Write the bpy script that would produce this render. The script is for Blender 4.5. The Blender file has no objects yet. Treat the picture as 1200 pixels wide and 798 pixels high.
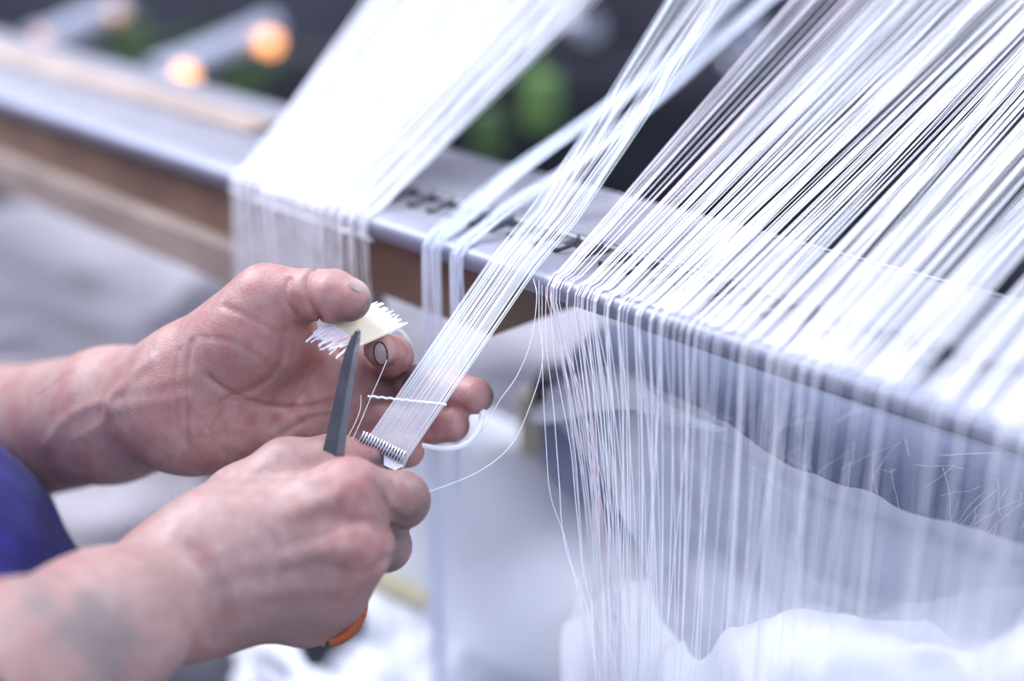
import bpy, bmesh, math, random
import numpy as np
from mathutils import Vector, Matrix, noise as mnoise

random.seed(7); rng = np.random.default_rng(7)
S = bpy.context.scene
C = S.collection

# ------------------------------------------------------------ camera
F = 1667.0; TH = math.radians(22.0); H = 1.45
cam_d = bpy.data.cameras.new('camera'); cam = bpy.data.objects.new('camera', cam_d); C.objects.link(cam)
cam_d.sensor_width = 36.0; cam_d.lens = F * 36.0 / 1200.0
cam.location = (0, 0, H); cam.rotation_euler = (math.radians(90) - TH, 0, 0)
cam_d.clip_start = 0.02; cam_d.clip_end = 50
cam_d.dof.use_dof = True; cam_d.dof.focus_distance = 0.722; cam_d.dof.aperture_fstop = 1.55; cam_d.dof.aperture_blades = 0
S.camera = cam

# ------------------------------------------------------------ world, lights, exposure
w = bpy.data.worlds.new('world'); S.world = w; w.use_nodes = True
bg = w.node_tree.nodes['Background']; bg.inputs[0].default_value = (0.62, 0.70, 1.0, 1); bg.inputs[1].default_value = 0.76
def area(name, loc, target, size, energy, col):
    d = bpy.data.lights.new(name, 'AREA'); d.shape = 'RECTANGLE'; d.size = size[0]; d.size_y = size[1]; d.energy = energy; d.color = col
    o = bpy.data.objects.new(name, d); C.objects.link(o); o.location = loc
    o.rotation_euler = (Vector(target) - Vector(loc)).to_track_quat('-Z', 'Y').to_euler(); return o
area('skylight_window', (-1.45, 1.45, 3.0), (0.0, 0.75, 1.1), (1.5, 1.1), 92, (0.88, 0.90, 1.0))
area('ceiling_window', (1.6, 1.5, 3.2), (0.3, 0.8, 1.1), (1.5, 1.5), 42, (0.88, 0.90, 1.0))
area('front_fill', (0.9, -1.5, 2.7), (0.1, 0.7, 0.95), (2.0, 1.4), 24, (0.78, 0.84, 1.0))  # unseen fill light added behind the camera to brighten palm and cloth
S.view_settings.view_transform = 'Standard'; S.view_settings.look = 'None'
S.view_settings.gamma = 1.0; S.view_settings.use_curve_mapping = False
S.view_settings.exposure = 0.38

# ------------------------------------------------------------ geometry of the place
cf = np.array([0, math.cos(TH), -math.sin(TH)]); cu = np.array([0, math.sin(TH), math.cos(TH)]); cr = np.array([1.0, 0, 0]); C0 = np.array([0, 0, H])
def P(x, y, d):                     # a point of the place, read off by bearing and distance
    return C0 + d * (cf + (x - 600) / F * cr - (y - 399) / F * cu)
AZ = math.radians(44.7)
def PB(x, y, b):                    # the point on that bearing at depth b behind the rail's edge
    d = P(x, y, 1.0) - C0; return C0 + d * (((E0 - C0) @ BU + b) / (d @ BU))
RU = np.array([math.sin(AZ), -math.cos(AZ), 0.0]); BU = np.array([math.cos(AZ), math.sin(AZ), 0.0]); ZU = np.array([0, 0, 1.0])
E0 = P(640, 326, 0.725)             # a point of the rail's front edge
def L(t, b, z): return E0 + t * RU + b * BU + z * ZU      # loom frame: along the rail, to the back, up
LM = Matrix(((RU[0], BU[0], 0, E0[0]), (RU[1], BU[1], 0, E0[1]), (0, 0, 1, E0[2]), (0, 0, 0, 1)))

# ------------------------------------------------------------ helpers
def mat(name, col, rough=0.5, metal=0.0, noise=0.0, nscale=40, bump=0.0, bscale=200, alpha=1.0, trans=0.0, sheen=0.0, spec=0.5, col2=None, emis=None, coat=0.0):
    m = bpy.data.materials.new(name); m.use_nodes = True; nt = m.node_tree; b = nt.nodes['Principled BSDF']
    b.inputs['Base Color'].default_value = (*col, 1); b.inputs['Roughness'].default_value = rough; b.inputs['Metallic'].default_value = metal
    b.inputs['Specular IOR Level'].default_value = spec; b.inputs['Sheen Weight'].default_value = sheen; b.inputs['Coat Weight'].default_value = coat
    tc = nt.nodes.new('ShaderNodeTexCoord')
    if noise or col2:
        n = nt.nodes.new('ShaderNodeTexNoise'); n.inputs['Scale'].default_value = nscale; n.inputs['Detail'].default_value = 6
        nt.links.new(tc.outputs['Object'], n.inputs['Vector'])
        r = nt.nodes.new('ShaderNodeValToRGB'); c2 = col2 or tuple(c * (1 - noise) for c in col)
        r.color_ramp.elements[0].position = 0.35; r.color_ramp.elements[1].position = 0.65
        r.color_ramp.elements[0].color = (*c2, 1); r.color_ramp.elements[1].color = (*col, 1)
        nt.links.new(n.outputs['Fac'], r.inputs['Fac']); nt.links.new(r.outputs['Color'], b.inputs['Base Color'])
    if bump:
        n = nt.nodes.new('ShaderNodeTexNoise'); n.inputs['Scale'].default_value = bscale; n.inputs['Detail'].default_value = 4
        nt.links.new(tc.outputs['Object'], n.inputs['Vector'])
        bp = nt.nodes.new('ShaderNodeBump'); bp.inputs['Strength'].default_value = bump; bp.inputs['Distance'].default_value = 0.001
        nt.links.new(n.outputs['Fac'], bp.inputs['Height']); nt.links.new(bp.outputs['Normal'], b.inputs['Normal'])
    if trans or alpha < 1:
        out = nt.nodes['Material Output']; last = b.outputs[0]
        if trans:
            tr = nt.nodes.new('ShaderNodeBsdfTranslucent'); tr.inputs[0].default_value = (*col, 1)
            mx = nt.nodes.new('ShaderNodeMixShader'); mx.inputs[0].default_value = trans
            nt.links.new(last, mx.inputs[1]); nt.links.new(tr.outputs[0], mx.inputs[2]); last = mx.outputs[0]
        if alpha < 1:
            tp = nt.nodes.new('ShaderNodeBsdfTransparent'); mx = nt.nodes.new('ShaderNodeMixShader'); mx.inputs[0].default_value = alpha
            nt.links.new(tp.outputs[0], mx.inputs[1]); nt.links.new(last, mx.inputs[2]); last = mx.outputs[0]
        nt.links.new(last, out.inputs[0])
    return m

def mesh_obj(name, verts, faces, m, parent=None, smooth=True, label=None, cat=None, group=None, kind=None):
    me = bpy.data.meshes.new(name); me.from_pydata([tuple(map(float, v)) for v in verts], [], [tuple(map(int, f)) for f in faces]); me.update()
    if smooth: me.polygons.foreach_set('use_smooth', [True] * len(me.polygons))
    me.materials.append(m); o = bpy.data.objects.new(name, me); C.objects.link(o)
    if parent: o.parent = parent
    return tag(o, label, cat, group, kind)
def tag(o, label=None, cat=None, group=None, kind=None):
    for k, v in (('label', label), ('category', cat), ('group', group), ('kind', kind)):
        if v: o[k] = v
    return o
def empty(name, loc, label, cat, group=None):
    o = bpy.data.objects.new(name, None); C.objects.link(o); o.location = tuple(loc); o.empty_display_size = 0.02
    return tag(o, label, cat, group)
def put(o, root):                   # world-space mesh under a root that is only translated
    o.parent = root; o.matrix_parent_inverse = Matrix.Translation(-Vector(root.location)); return o

def tube_geo(pts, r, n=5, r_end=None, caps=True):
    pts = np.asarray(pts, float); m = len(pts)
    tan = np.gradient(pts, axis=0); tan /= np.linalg.norm(tan, axis=1)[:, None] + 1e-12
    a = np.array([0, 0, 1.0]) if abs(tan[0][2]) < 0.8 else np.array([1.0, 0, 0])
    V = []; Fc = []
    for i in range(m):
        x = np.cross(tan[i], a); x /= np.linalg.norm(x) + 1e-9; y = np.cross(tan[i], x); a = -np.cross(tan[i], x) if False else a
        rr = r[i] if hasattr(r, '__len__') else (r if r_end is None else r + (r_end - r) * i / (m - 1))
        for k in range(n):
            q = 2 * math.pi * k / n; V.append(pts[i] + rr * (math.cos(q) * x + math.sin(q) * y))
    for i in range(m - 1):
        for k in range(n): Fc.append((i * n + k, i * n + (k + 1) % n, (i + 1) * n + (k + 1) % n, (i + 1) * n + k))
    if caps: Fc.append(tuple(range(n - 1, -1, -1))); Fc.append(tuple((m - 1) * n + k for k in range(n)))
    return V, Fc
class MB:
    def __init__(s): s.v = []; s.f = []
    def add(s, V, Fc):
        o = len(s.v); s.v += list(V); s.f += [tuple(i + o for i in f) for f in Fc]; return s
    def tube(s, pts, r, n=5, **k): return s.add(*tube_geo(pts, r, n, **k))
    def box(s, c, h, M=None):       # centre, half sizes, bevelled by chamfer
        M = M or Matrix.Identity(4); bm = bmesh.new(); bmesh.ops.create_cube(bm, size=2)
        for v in bm.verts: v.co = Vector((v.co.x * h[0], v.co.y * h[1], v.co.z * h[2]))
        bmesh.ops.bevel(bm, geom=bm.edges[:], offset=min(h) * 0.22, segments=2, affect='EDGES', profile=0.5)
        T = M @ Matrix.Translation(Vector(c)); bm.verts.index_update()
        s.add([np.array(T @ v.co) for v in bm.verts], [[v.index for v in f.verts] for f in bm.faces]); bm.free(); return s
    def extrude(s, prof, t0, t1, n=1):  # profile (b,z) along the rail
        k = len(prof); V = []; Fc = []
        for i in range(n + 1):
            t = t0 + (t1 - t0) * i / n
            V += [L(t, b, z) for b, z in prof]
        for i in range(n):
            for j in range(k): Fc.append((i * k + j, (i + 1) * k + j, (i + 1) * k + (j + 1) % k, i * k + (j + 1) % k))
        Fc.append(tuple(range(k))); Fc.append(tuple(n * k + j for j in range(k - 1, -1, -1)))
        return s.add(V, Fc)
    def build(s, name, m, parent=None, smooth=True, **k):
        o = mesh_obj(name, s.v, s.f, m, None, smooth, **k)
        if smooth:
            bm = bmesh.new(); bm.from_mesh(o.data); bmesh.ops.recalc_face_normals(bm, faces=bm.faces); bm.to_mesh(o.data); bm.free()
            o.data.set_sharp_from_angle(angle=math.radians(40))
        if parent: put(o, parent)
        return o
def catmull(pts, n):
    pts = np.asarray(pts, float); m = len(pts); ext = np.concatenate([(2 * pts[0] - pts[1])[None], pts, (2 * pts[-1] - pts[-2])[None]])
    u = np.linspace(0, m - 1, n); i = np.minimum(u.astype(int), m - 2); f = (u - i)
    f = f.reshape((-1,) + (1,) * (pts.ndim - 1)); p0, p1, p2, p3 = ext[i], ext[i + 1], ext[i + 2], ext[i + 3]
    return 0.5 * ((2 * p1) + (-p0 + p2) * f + (2 * p0 - 5 * p1 + 4 * p2 - p3) * f ** 2 + (-p0 + 3 * p1 - 3 * p2 + p3) * f ** 3)
def grid_obj(name, rows, nu, nv, m, fold=0.0, fscale=8.0, stretch=(1, 1, 1), **k):   # a cloth through a net of points
    G = np.array(rows, float); G = catmull(G, nv); G = np.swapaxes(catmull(np.swapaxes(G, 0, 1), nu), 0, 1)
    N = np.cross(np.gradient(G, axis=0), np.gradient(G, axis=1)); N /= np.linalg.norm(N, axis=2)[..., None] + 1e-9
    if fold:
        for i in range(nv):
            for j in range(nu):
                p = Vector(G[i, j] * np.array(stretch)) * fscale
                a = mnoise.noise(p) * 1.0 + (1 - 2 * abs(mnoise.noise(p * 2.1 + Vector((3, 1, 7))))) * 0.35 + mnoise.noise(p * 4.3) * 0.15
                G[i, j] += N[i, j] * fold * a
    V = G.reshape(-1, 3); Fc = [(i * nu + j, i * nu + j + 1, (i + 1) * nu + j + 1, (i + 1) * nu + j) for i in range(nv - 1) for j in range(nu - 1)]
    return mesh_obj(name, V, Fc, m, **k)

# ------------------------------------------------------------ materials
M = {}
M['floor'] = mat('floor_concrete', (0.20, 0.19, 0.20), 0.7, noise=0.25, nscale=3)
M['wall'] = mat('dark_wall', (0.045, 0.045, 0.055), 0.8, noise=0.4, nscale=4)
M['rail'] = mat('pale_painted_steel', (0.30, 0.295, 0.33), 0.45, 0.2, noise=0.10, nscale=30, bump=0.15, bscale=400)
M['nose'] = mat('worn_steel', (0.30, 0.31, 0.38), 0.55, 0.3, noise=0.12, nscale=60)
M['tan'] = mat('tan_wood', (0.40, 0.31, 0.26), 0.6, noise=0.3, nscale=12)
M['brown'] = mat('brown_wood', (0.26, 0.155, 0.10), 0.6, noise=0.35, nscale=14)
M['black'] = mat('blackened_steel', (0.035, 0.035, 0.045), 0.45, 0.3)
M['slot'] = mat('dark_slot', (0.03, 0.03, 0.04), 0.7)
M['steel'] = mat('bright_steel', (0.62, 0.63, 0.68), 0.25, 0.9)
M['blade'] = mat('scissor_steel', (0.13, 0.133, 0.14), 0.27, 0.9, noise=0.2, nscale=90, bump=0.05, bscale=900)
M['orange'] = mat('orange_plastic', (0.36, 0.075, 0.012), 0.35, coat=0.3)
M['silver'] = mat('silver_tube', (0.50, 0.53, 0.62), 0.35, 0.5)
M['brass'] = mat('brass_glow_highlight', (1.0, 0.50, 0.22), 0.3)
for k_, v_ in (('Emission Color', (1.0, 0.36, 0.10, 1)), ('Emission Strength', 2.3)): M['brass'].node_tree.nodes['Principled BSDF'].inputs[k_].default_value = v_  # emission paints the bright highlights of the tube ends
M['copper'] = mat('copper_cap', (0.75, 0.42, 0.25), 0.35, 0.4)
M['green'] = mat('green_paint', (0.10, 0.20, 0.05), 0.5, noise=0.2, nscale=9)
M['darkgreen'] = mat('dark_green_paint', (0.05, 0.10, 0.03), 0.5, noise=0.2, nscale=9)
M['machine'] = mat('dark_machine_paint', (0.04, 0.04, 0.055), 0.45, 0.2, noise=0.3, nscale=9)
M['thread'] = mat('white_thread', (0.97, 0.97, 0.98), 0.4, spec=0.8)
M['thread_p'] = mat('pink_lens_tint_thread', (0.93, 0.76, 0.82), 0.4)  # pink lens colour fringing painted into the thread colour
M['thread_g'] = mat('green_lens_tint_thread', (0.78, 0.93, 0.87), 0.4)  # green lens colour fringing painted onto white threads
M['thread_b'] = mat('bluish_thread', (0.82, 0.87, 0.97), 0.4)
M['card'] = mat('cream_card', (0.84, 0.77, 0.58), 0.6, noise=0.04, nscale=90)
M['white_card'] = mat('white_plastic', (0.80, 0.82, 0.90), 0.4)
M['grey_metal'] = mat('grey_comb_metal', (0.42, 0.42, 0.47), 0.35, 0.7)
M['white_cloth'] = mat('white_cloth', (0.92, 0.94, 0.98), 0.8, noise=0.03, nscale=30, bump=0.3, bscale=600, sheen=0.2)
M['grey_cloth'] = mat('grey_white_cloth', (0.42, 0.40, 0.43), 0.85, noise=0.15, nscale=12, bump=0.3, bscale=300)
M['yellow'] = mat('pale_yellow_wood', (0.66, 0.60, 0.40), 0.6, noise=0.1, nscale=20)
M['blue'] = mat('royal_blue_cotton', (0.026, 0.020, 0.19), 0.9, noise=0.35, nscale=60, bump=0.5, bscale=700, sheen=0.05)
M['trouser'] = mat('dark_trousers', (0.03, 0.03, 0.05), 0.9, noise=0.3, nscale=50)
M['crate'] = mat('grey_plastic', (0.36, 0.36, 0.42), 0.6, noise=0.1, nscale=8)
def weave_mat(name, col, alpha, col2, scale=900, trans=0.2):
    m = mat(name, col, 0.7, trans=trans, sheen=0.3, col2=col2, nscale=14, alpha=alpha); nt = m.node_tree
    tc = nt.nodes.new('ShaderNodeTexCoord'); vs = []
    for d in ('X', 'Z'):
        wv = nt.nodes.new('ShaderNodeTexWave'); wv.bands_direction = d; wv.inputs['Scale'].default_value = scale / 6.28; wv.inputs['Distortion'].default_value = 0.3
        nt.links.new(tc.outputs['Object'], wv.inputs['Vector']); vs.append(wv)
    mx = nt.nodes.new('ShaderNodeMath'); mx.operation = 'MAXIMUM'; nt.links.new(vs[0].outputs['Fac'], mx.inputs[0]); nt.links.new(vs[1].outputs['Fac'], mx.inputs[1])
    bp = nt.nodes.new('ShaderNodeBump'); bp.inputs['Strength'].default_value = 0.35; bp.inputs['Distance'].default_value = 0.0006
    nt.links.new(mx.outputs[0], bp.inputs['Height']); nt.links.new(bp.outputs['Normal'], nt.nodes['Principled BSDF'].inputs['Normal'])
    return m
M['sheer'] = weave_mat('sheer_gauze', (0.90, 0.92, 0.97), 0.70, (0.78, 0.80, 0.87), trans=0.3)
M['rollcloth'] = weave_mat('blue_grey_woven_cloth', (0.28, 0.31, 0.44), 1.0, (0.21, 0.24, 0.36), scale=1500, trans=0.0)

# ------------------------------------------------------------ setting
mesh_obj('floor', [(-6, -2, 0), (6, -2, 0), (6, 6, 0), (-6, 6, 0)], [(0, 1, 2, 3)], M['floor'], smooth=False, kind='structure')
MB().box((0, 4.6, 1.6), (6, 0.06, 1.6)).build('wall_back', M['wall'], kind='structure')

# ------------------------------------------------------------ the loom rail with its hooks
rail = empty('loom_rail', L(0, 0.06, -0.01), 'long pale grey metal rail with dark hooks crossing the picture under the threads', 'rail')
rail.location = tuple(L(0, 0.06, -0.03))
nose = [(0.0, -0.004), (0.0006, -0.0015), (0.002, 0.0002), (0.005, 0.0012), (0.013, 0.0022), (0.013, -0.012), (0.004, -0.012), (0.001, -0.008)]
MB().extrude(nose, -1.1, 0.5).build('rail_nose', M['nose'], rail)
MB().extrude([(0.0132, 0.0016), (0.046, 0.0046), (0.046, -0.014), (0.0132, -0.0115)], -1.1, 0.5).build('front_plate', M['rail'], rail, smooth=False)
MB().extrude([(0.0462, 0.0062), (0.048, 0.0072), (0.122, 0.0075), (0.124, 0.0065), (0.124, -0.014), (0.0462, -0.014)], -1.1, 0.5).build('rear_plate', M['rail'], rail, smooth=False)
MB().extrude([(0.05, 0.0076), (0.05, 0.0105), (0.078, 0.0125), (0.078, 0.0092)], -1.1, -0.335).build('tan_slat', M['tan'], rail, smooth=False)
MB().tube([L(-1.05, 0.0485, 0.0085), L(-0.3, 0.0485, 0.0085), L(0.5, 0.0485, 0.0085)], 0.0008, 6).build('guide_wire', M['steel'], rail)
MB().tube([L(-1.05, 0.119, 0.0084), L(-0.3, 0.119, 0.0084), L(0.5, 0.119, 0.0084)], 0.0008, 6).build('guide_wire', M['steel'], rail)
# one hook: a dark recess plate and a bent wire finger
hk0 = None
for i in range(-14, 16):
    t = -0.0363 + 0.01675 * i
    if t < -0.27 or t > 0.30: continue
    if hk0 is None:
        b = MB()
        arc = [(0.000, 0.0445, 0.0065), (0.003, 0.042, 0.0088), (0.0062, 0.0375, 0.0085), (0.0066, 0.033, 0.0072), (0.004, 0.0292, 0.0055), (0.0, 0.0275, 0.0040), (-0.003, 0.0285, 0.0040)]
        b.tube(catmull([L(t + a, bb, z) for a, bb, z in arc], 16), [0.0011] * 12 + [0.0012, 0.0014, 0.0015, 0.0013], 6)
        hk0 = b.build('hook', M['black'], rail); t0 = t
        s = MB(); s.extrude([(0.0385, 0.0041), (0.0455, 0.0047), (0.0455, 0.0052), (0.0385, 0.0046)], t - 0.0052, t + 0.0058)
        sl0 = s.build('recess', M['slot'], hk0, smooth=False); sl0.matrix_parent_inverse = Matrix.Translation(-Vector(rail.location)) @ Matrix.Identity(4)
        sl0.matrix_parent_inverse = Matrix.Identity(4)
    else:
        h2 = hk0.copy(); C.objects.link(h2); h2.location = Vector(RU * (t - t0))
        r2 = sl0.copy(); C.objects.link(r2); r2.parent = h2
# wooden beam set lower behind the rail
tag(MB().extrude([(0.012, -0.016), (0.012, -0.050), (0.085, -0.050), (0.085, -0.016)], -1.1, -0.052).build('wooden_beam', M['brown'], smooth=False),
    'brown wooden beam running close under the grey rail', 'beam')
tag(MB().extrude([(0.004, -0.051), (0.002, -0.054), (0.002, -0.080), (0.05, -0.082), (0.05, -0.051)], -1.1, -0.19).build('tan_board', M['tan'], smooth=False),
    'tan wooden board below the brown beam at far left', 'board')
# ------------------------------------------------------------ cloth roll under the rail
roll = empty('cloth_roller', L(0.1, 0.03, -0.10), 'blue-grey woven cloth wound on a long roller below the right end of the rail', 'cloth roll')
def roll_geo(t0, t1, b, z, r, nt, na, jit, seed=0):
    V = []; Fc = []
    for i in range(nt + 1):
        t = t0 + (t1 - t0) * i / nt
        for k in range(na):
            a = 2 * math.pi * k / na; p = L(t, b + r * math.cos(a), z + r * math.sin(a))
            rr = r + jit * mnoise.noise(Vector(p) * 14 + Vector((seed, 0, 0))); V.append(L(t, b + rr * math.cos(a), z + rr * math.sin(a)))
    for i in range(nt):
        for k in range(na): Fc.append((i * na + k, (i + 1) * na + k, (i + 1) * na + (k + 1) % na, i * na + (k + 1) % na))
    return V, Fc + [tuple(range(na)), tuple(nt * na + k for k in range(na - 1, -1, -1))]
RB, RZ, RR = 0.150, -0.152, 0.060
put(mesh_obj('cloth_cover', *roll_geo(-0.09, 0.5, RB, RZ, RR, 60, 48, 0.0012), M['rollcloth']), roll)
b = MB()
b.tube([L(-0.14, RB, RZ), L(0.55, RB, RZ)], 0.018, 20); b.build('roller_core', M['machine'], roll)
b = MB()
for i in range(120):
    t = rng.uniform(0.02, 0.26); a = rng.uniform(1.8, 3.3); pts = []; da = rng.normal(0, 0.05); dt = rng.normal(0, 0.002)
    for k in range(9):
        pts.append(L(t, RB + (RR + 0.0014) * math.cos(a), RZ + (RR + 0.0014) * math.sin(a))); a += 0.06 + da; t += dt; da += rng.normal(0, 0.008); dt += rng.normal(0, 0.0003)
    b.tube(pts, 0.00017, 3)
b.build('fluff', M['thread'], roll, kind='stuff')

# ------------------------------------------------------------ white cloths and sheer cloth below
WB, WZ, WR = 0.14, -0.28, 0.085
def cloth_roll_white():
    V, Fc = roll_geo(-0.28, 0.12, WB, WZ, WR, 80, 64, 0.012, 5)
    return mesh_obj('white_cloth_roll', V, Fc, M['white_cloth'], label='thick roll of white cloth lying low behind the hanging threads', cat='cloth roll')
cloth_roll_white()
def sheer_rows():
    top = [(640,462,.085),(690,438,.078),(735,436,.072),(790,470,.068),(850,497,.068),(930,545,.070),(1060,602,.074),(1200,645,.076),(1340,690,.078)]
    left = [(0, 0), (14, 34), (70, 100), (100, 165), (128, 230), (150, 310), (160, 420)]      # how far the cloth has run down, per row
    R_ = [[PB(x + 6, y + 30, b + .035) for x, y, b in top], [PB(x + 2, y + 8, b + .014) for x, y, b in top]]
    for k, (dx, dy) in enumerate(left):
        row = []
        for i, (x, y, b) in enumerate(top):
            f = i / 8.0; xx = x + dx * (1 - f) ** 1.2; yy = y + dy * (1 - .28 * f)
            ph = .9 * k + 2.2 * f + .35 * math.sin(3 * f * k)
            bb = b * (1 - min(k / 3.0, 1)) + (.036 + .012 * f) * min(k / 3.0, 1) + (.013 * math.sin(ph * 2.0) if k > 0 else 0)
            row.append(PB(xx, yy, max(bb, .004)))
        R_.append(row)
    return R_
rows = sheer_rows()
o = grid_obj('sheer_cloth', rows, 150, 110, M['sheer'], fold=0.005, fscale=16, label='translucent grey-white sheer cloth draped in folds at lower right', cat='cloth')
fold_top = [(622,482,.070),(650,462,.062),(690,440,.055),(735,437,.050),(775,462,.047),(812,482,.047),(850,500,.050)]
tpr = (.25, .7, 1, 1, .85, .45, .06)
rows3 = [[PB(x + 4, y + 2 + 20 * tpr[i], b + .03 * tpr[i] + .002) for i, (x, y, b) in enumerate(fold_top)], [PB(x + 1, y + 2 + 3 * tpr[i], b + .014 * tpr[i] + .001) for i, (x, y, b) in enumerate(fold_top)], [PB(x, y + 2, b + .004) for x, y, b in fold_top],
         [PB(x + 2, y + 2 + 18 * tpr[i], b) for i, (x, y, b) in enumerate(fold_top)], [PB(x + 2 + 6 * tpr[i], y + 2 + 40 * tpr[i], b + .004) for i, (x, y, b) in enumerate(fold_top)]]
grid_obj('fold_highlight', rows3, 70, 30, M['white_cloth'], fold=0.003, fscale=22, label='bright white folded cloth edge at the peak of the sheer cloth', cat='cloth')  # opaque white layer added to whiten the lit ridge of the sheer
rows2 = [
 [PB(690,700,0.075), PB(760,690,0.075), PB(830,712,0.075), PB(900,700,0.075), PB(990,715,0.075), PB(1100,690,0.075), PB(1230,680,0.075)],
 [PB(680,740,0.045), PB(760,735,0.045), PB(830,745,0.045), PB(900,730,0.045), PB(1000,735,0.045), PB(1100,725,0.045), PB(1230,720,0.045)],
 [PB(670,790,0.018), PB(760,790,0.018), PB(830,790,0.018), PB(900,770,0.018), PB(1000,765,0.018), PB(1100,760,0.018), PB(1230,760,0.018)],
 [PB(660,900,0.012), PB(760,900,0.012), PB(830,900,0.012), PB(900,880,0.012), PB(1000,870,0.012), PB(1100,860,0.012), PB(1230,860,0.012)],
 [PB(660,1050,0.012), PB(760,1050,0.012), PB(830,1050,0.012), PB(900,1040,0.012), PB(1000,1030,0.012), PB(1100,1020,0.012), PB(1230,1020,0.012)]]
grid_obj('white_cloth', rows2, 130, 80, M['white_cloth'], fold=0.017, fscale=12, label='crumpled white cloth heaped along the bottom right edge', cat='cloth')

# ------------------------------------------------------------ far things, all out of focus
def mound(name, c, r, jit, sc, m, label, cat, seed=0):
    bm = bmesh.new(); bmesh.ops.create_icosphere(bm, subdivisions=5, radius=1)
    for v in bm.verts:
        n = v.co.normalized(); p = n * sc + Vector((seed, seed * 2, 0))
        k = 1 + jit * (mnoise.noise(p) + 0.6 * (1 - 2 * abs(mnoise.noise(p * 2.2)))); v.co = Vector((n.x * r[0] * k, n.y * r[1] * k, max(n.z, -0.55) * r[2] * k))
    bm.verts.index_update(); V = [np.array(v.co) + c for v in bm.verts]; Fc = [[v.index for v in f.verts] for f in bm.faces]; bm.free()
    return mesh_obj(name, V, Fc, m, label=label, cat=cat)

# ------------------------------------------------------------ threads
def over_rail(t, al, s_top, t_top, hang, lean_t, lean_b, r_off=0.0, sag=0.0, wob=0.0, a0=None):
    """from high at the back, over the rail's nose, then straight down"""
    ca, sa = math.cos(al), math.sin(al); pts = []
    n = 9
    for i in range(n):
        f = 1 - i / (n - 1); f = f ** 1.5
        s = s_top * f; tt = t + (t_top - t) * f
        z = 0.0022 + r_off + s * sa - sag * math.sin(math.pi * min(f * 1.0, 1)) ; bb = 0.008 + s * ca
        pts.append(L(tt, bb, z))
    pts += [L(t, 0.003, 0.0014 + r_off), L(t, 0.0 - 0.0008 - r_off, -0.0030), L(t, -0.0012 - r_off, -0.010)]
    m = 9
    for i in range(1, m + 1):
        f = i / m; pts.append(L(t + lean_t * (1 - math.exp(-2.6 * f)) * 1.08 + wob * math.sin(3.1 * f + t * 400), -0.0014 - r_off + lean_b * f, -0.010 - hang * f))
    return pts
TR = 0.00023
# right-hand sheet
ts = []; t = 0.0
gaps = [(0.0115, 0.0135), (0.017, 0.020), (0.048, 0.0495), (0.087, 0.0885), (0.128, 0.131), (0.205, 0.2105)]
while t < 0.36:
    dens = 0.00050 if t > 0.03 else 0.0010
    t += rng.exponential(dens) * 0.8 + 0.00015
    if rng.random() < 0.035 and t > 0.02: t += rng.uniform(0.0005, 0.0022)
    if any(a < t < b for a, b in gaps): continue
    ts.append(t)
clump = lambda t: 0.0032 * math.sin(t * 210) + 0.002 * math.sin(t * 517 + 1) + 0.0015 * math.sin(t * 1130 + 2)
stuffb = MB(); n_ind = 0
for t in ts:
    al = math.radians(24 + 8 * math.exp(-t / 0.02) + rng.normal(0, 0.8) + 1.5 * math.sin(t * 55))
    hang = rng.uniform(0.32, 0.50); lean = 0.062 * math.exp(-t / 0.06) + rng.normal(0, 0.009); wob = rng.normal(0, 0.0012)
    tc_ = t + clump(t) * 0.25
    lb = rng.normal(-0.014, 0.005)
    ttop = t + clump(t) * 2.0 + rng.normal(0, 0.003) + 0.01
    pts = over_rail(tc_, al, 0.80, ttop, hang, lean + clump(t) * 0.9, lb, rng.uniform(0, 0.0008), 0, wob)
    keep = 0.66 if t < 0.035 else (0.38 if t < 0.09 else 0.2)
    if rng.random() > keep: pts = pts[:9] + [L(tc_, rng.uniform(0.002, 0.006), 0.0020)]
    if n_ind < 240:
        n_ind += 1
        red = 0.001 < t < 0.034 and rng.random() < 0.3
        b = MB().tube(pts, TR, 5)
        b.build('warp_thread', M['thread_p'] if red else M['thread'],
                label=('fine pinkish thread among the taut threads just right of the hand-held strip' if red else 'fine white taut thread running over the rail edge right of the hand-held strip'),
                cat='thread', group=('pinkish threads at the edge of the right sheet' if red else 'white warp threads over the rail'))
    else: stuffb.tube(pts, TR, 4)
stuffb.build('warp_threads', M['thread'], label='dense blurred sheet of white threads over the right end of the rail', cat='threads', kind='stuff')
MB().tube([L(-0.05, 0.008 + 0.8 * math.cos(math.radians(24)), 0.8 * math.sin(math.radians(24)) - 0.012), L(0.6, 0.008 + 0.8 * math.cos(math.radians(24)), 0.8 * math.sin(math.radians(24)) - 0.012)], 0.012, 16).build('thread_rod', M['steel'], label='steel rod at the back holding the upper ends of the right-hand threads', cat='rod')
# left-hand sheet
b = MB()
for i in range(470):
    u = rng.random(); u = u if rng.random() < 0.5 else u * 0.75; t = -0.278 + 0.137 * u
    if rng.random() < 0.85: t += 0.0028 * math.sin(t * 700) + 0.0015 * math.sin(t * 1900)
    al = math.radians(41 - 9 * u + rng.normal(0, 1.2))
    b.tube(over_rail(t, al, 0.95, t + 0.02 + 0.02 * u + rng.normal(0, 0.006), rng.uniform(0.10, 0.16) if rng.random() < 0.6 else 0.0015, rng.normal(0, 0.004), 0.0, rng.uniform(0, 0.002)), 0.0003, 4)
b.build('warp_threads', M['thread'], label='broad blurred sheet of white threads at upper left of the rail', cat='threads', kind='stuff')
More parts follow.
